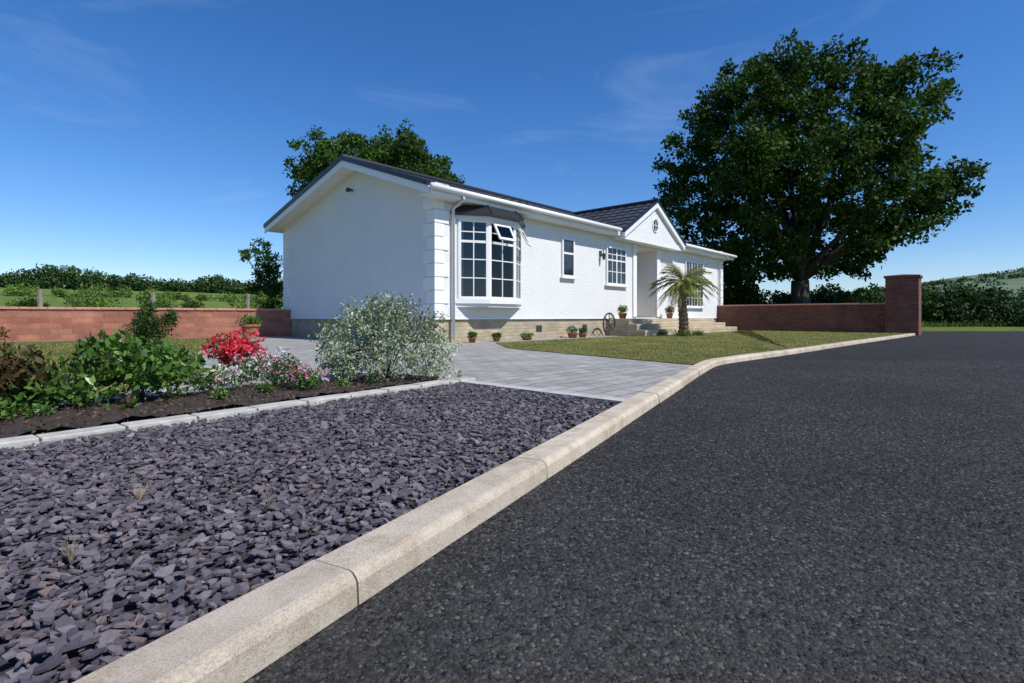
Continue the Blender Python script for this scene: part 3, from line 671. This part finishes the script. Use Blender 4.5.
bt=[(322,160,24),(352,151,22),(385,155,25),(415,156,24),(437,170,20),(310,178,20),(302,192,12),(350,185,28),(390,185,28),(425,188,22),(370,215,30),(340,210,26),(448,182,14)]
lb=[((x-372)*s2,(317-y)*s2+.5,r*s2) for x,y,r in bt]
L_mid=leafmat('mid_green_tree_leaves',[(.02,.058,.006),(.036,.088,.01),(.06,.12,.016),(.09,.155,.024)],.25,.6,.6,.15)  # mid-green leaf colours, a little lighter than the oak's
tree('background_tree',((372-512)*s2,D2,.0),.35,lb,3.0,14,70,.16,L_mid,(.25,.5),3)
D3=30.;s3=D3/532
bt=[(262,248,10),(272,262,12),(254,258,8),(266,275,14),(278,285,13),(256,288,10),(268,297,12),(244,256,5)]
tree('small_tree',((266-512)*s3,D3,.6),.12,[((x-266)*s3,(317-y)*s3+.5-.6,r*s3) for x,y,r in bt],.8,40,34,.13,L_mid,(.15,.3),2)

def row(name,a,b_,n,hfun,r,leaf,size,nleaf,wid=1.0):
    a=Vector(a);b_=Vector(b_); out=[]
    for i in range(n):
        t=(i+random.random())/n; p=a.lerp(b_,t); g=gz(p.x,p.y); h=hfun(t)*random.uniform(.8,1.1); rr=r*random.uniform(.6,1.25)
        k=max(1,int(h/(rr*.9)))
        for j in range(k+1):
            c=(p.x+random.uniform(-wid,wid)*.4,p.y+random.uniform(-wid,wid)*.6,g+max(rr*.3,(h-rr)*j/max(1,k)))
            out.append(ellips(c,(rr*1.2,rr,rr),nleaf,.6,None,.18))
    return leaf_mesh(name,np.concatenate(out),size,leaf,None,.7)
L_far=leafmat('distant_hazed_leaves',[(.03,.065,.022),(.05,.095,.03),(.075,.13,.04)],.1,.7,.15,.1)  # distance haze is mixed into this lighter green
row('distant_trees',(-95,78),(-62,80),34,lambda t:1.5+2.0*abs(math.sin(t*5+.6)),1.15,L_far,.36,190,2)
row('distant_trees',(-64,80),(-30,84),38,lambda t:1.4+1.2*abs(math.sin(t*9)),1.0,L_far,.36,190,2)
row('distant_trees',(-32,84),(10,90),26,lambda t:1.8,1.2,L_far,.5,130)
row('field_hedge',(-56,44),(-12,46),34,lambda t:.35+.6*abs(math.sin(t*14)),.45,L_light,.15,170)
row('boundary_hedge',(7,28),(24,25.5),40,lambda t:1.9,.7,L_hedge,.15,420)
row('boundary_hedge',(18.5,28.5),(34,29.5),40,lambda t:1.35,.65,L_hedge,.15,460)
row('boundary_hedge',(30,30),(60,36),34,lambda t:1.5,.8,L_hedge,.2,340)
row('distant_trees',(75,150),(190,160),46,lambda t:3.5+3*abs(math.sin(t*11)),3.0,L_far,.9,150)
def hillz(x,y):
    t=max(0,min(1,(x-200)/280)); j=(y-260)/22
    return 1+41*math.sin(max(0,min(1,j/9))*math.pi/2)*(t**.7)*(1+.05*math.sin(x*.03))
nx=60;ny=14
V=[(120+i*14,260+j*22,hillz(120+i*14,260+j*22)) for j in range(ny) for i in range(nx)]
F=[(j*nx+i,j*nx+i+1,(j+1)*nx+i+1,(j+1)*nx+i) for j in range(ny-1) for i in range(nx-1)]
M_hill=simple('hill_pasture',(.1,.15,.075),.95,.35,.02,0)
obj('hill',V,F,M_hill,smooth=True)
P=[]
for k in range(260):
    x=random.uniform(200,640); y=260+22*(random.choice([2,4,6,7.5,9,9.8])+random.uniform(-.2,.2)); P.append(ellips((x,y,hillz(x,y)+.8),(9,4,2.3),60,.5))
leaf_mesh('hillside_woodland',np.concatenate(P),1.8,L_far,None,.7)
def bush(name,c,r,h,n,leaf,size,spk=.15):
    e=empty(name); twigs((c[0],c[1],c[2]),r*.6,h*.8,8,.01).make('stems',M_bark,e)
    lo=[((c[0]+random.uniform(-.6,.6)*r,c[1]+random.uniform(-.5,.5)*r,c[2]+h*(.12+.75*i/8)*random.uniform(.8,1.0)),r*random.uniform(.35,.55)*(1.15-.5*i/8)) for i in range(9)]
    leaf_mesh('leaves',np.concatenate([ellips(l[0],(l[1],l[1],min(l[1]*1.1,h*.35)),n//9,.3,c[2],spk) for l in lo]),size,leaf,e,.4,.7)
bush('dark_shrub',(-8.0,11.7,0),.6,.78,3600,L_hedge,.07)
bush('bronze_leaf_plant',(-10.6,10.7,0),.3,.8,700,L_maroon,.09)
for x,y,r,h,l in((-13.8,17.5,1.0,1.35,L_light),(-12.5,18.5,.8,.95,L_light),(-10.8,16.5,.9,1.2,L_light),(-9.6,16.2,.7,1.0,L_mid),(-8.6,17.5,1.0,1.15,L_light),(-16.5,18.0,.7,.8,L_mid),(-7.5,16.5,.9,1.05,L_mid),(-18.5,20,.9,.7,L_light),(-15.2,19.5,1.0,.9,L_light)):
    bush('field_shrub',(x,y,gz(x,y)),r,h,2200,l,.09)
X=rng.uniform(-26,-4,16000); off=rng.uniform(.3,6,16000)
Yw=4.0+(X+22)*(11.8/18.4)+off*1.2; Z=np.array([gz(x,y) for x,y in zip(X,Yw)])
leaf_mesh('tall_field_grass',np.stack([X,Yw,Z],1),.28,L_light,None,.1,2.0)
X=rng.uniform(14,45,14000); Yv=24.2+(X-19)*.115+rng.uniform(0,2.5,14000); Z=np.array([gz(x,y) for x,y in zip(X,Yv)])
leaf_mesh('verge_grass',np.stack([X,Yv,Z],1),.25,L_light,None,.15,2.0)
fe=empty('post_and_wire_fence'); mb=MB(); wi=MB(); pr_=None
for i in range(10):
    t=i/9; x=-24+t*18; y=4.9+(x+22)*(11.8/18.4)+2.2; z=gz(x,y)
    mb.tube([(x,y,z-.2),(x+.02,y,z+1.2)],.06,7)
    if pr_:
        for h in(.4,.75,1.05): wi.tube([(pr_[0],pr_[1],pr_[2]+h),(x,y,z+h)],.006,4)
    pr_=(x,y,z)
mb.make('posts',M_wood,fe); wi.make('wires',M_metal,fe)
mb=MB()
for k in range(3):
    pts=[]
    for i in range(21):
        t=i/20; pts.append((-75+60*t,50+25*t,27.0-k*.8-4.5*t-5*t*(1-t)))
    mb.tube(pts,.008,4)
mb.make('overhead_cables',simple('cable_grey',(.25,.27,.3),.6,.1,3,0))
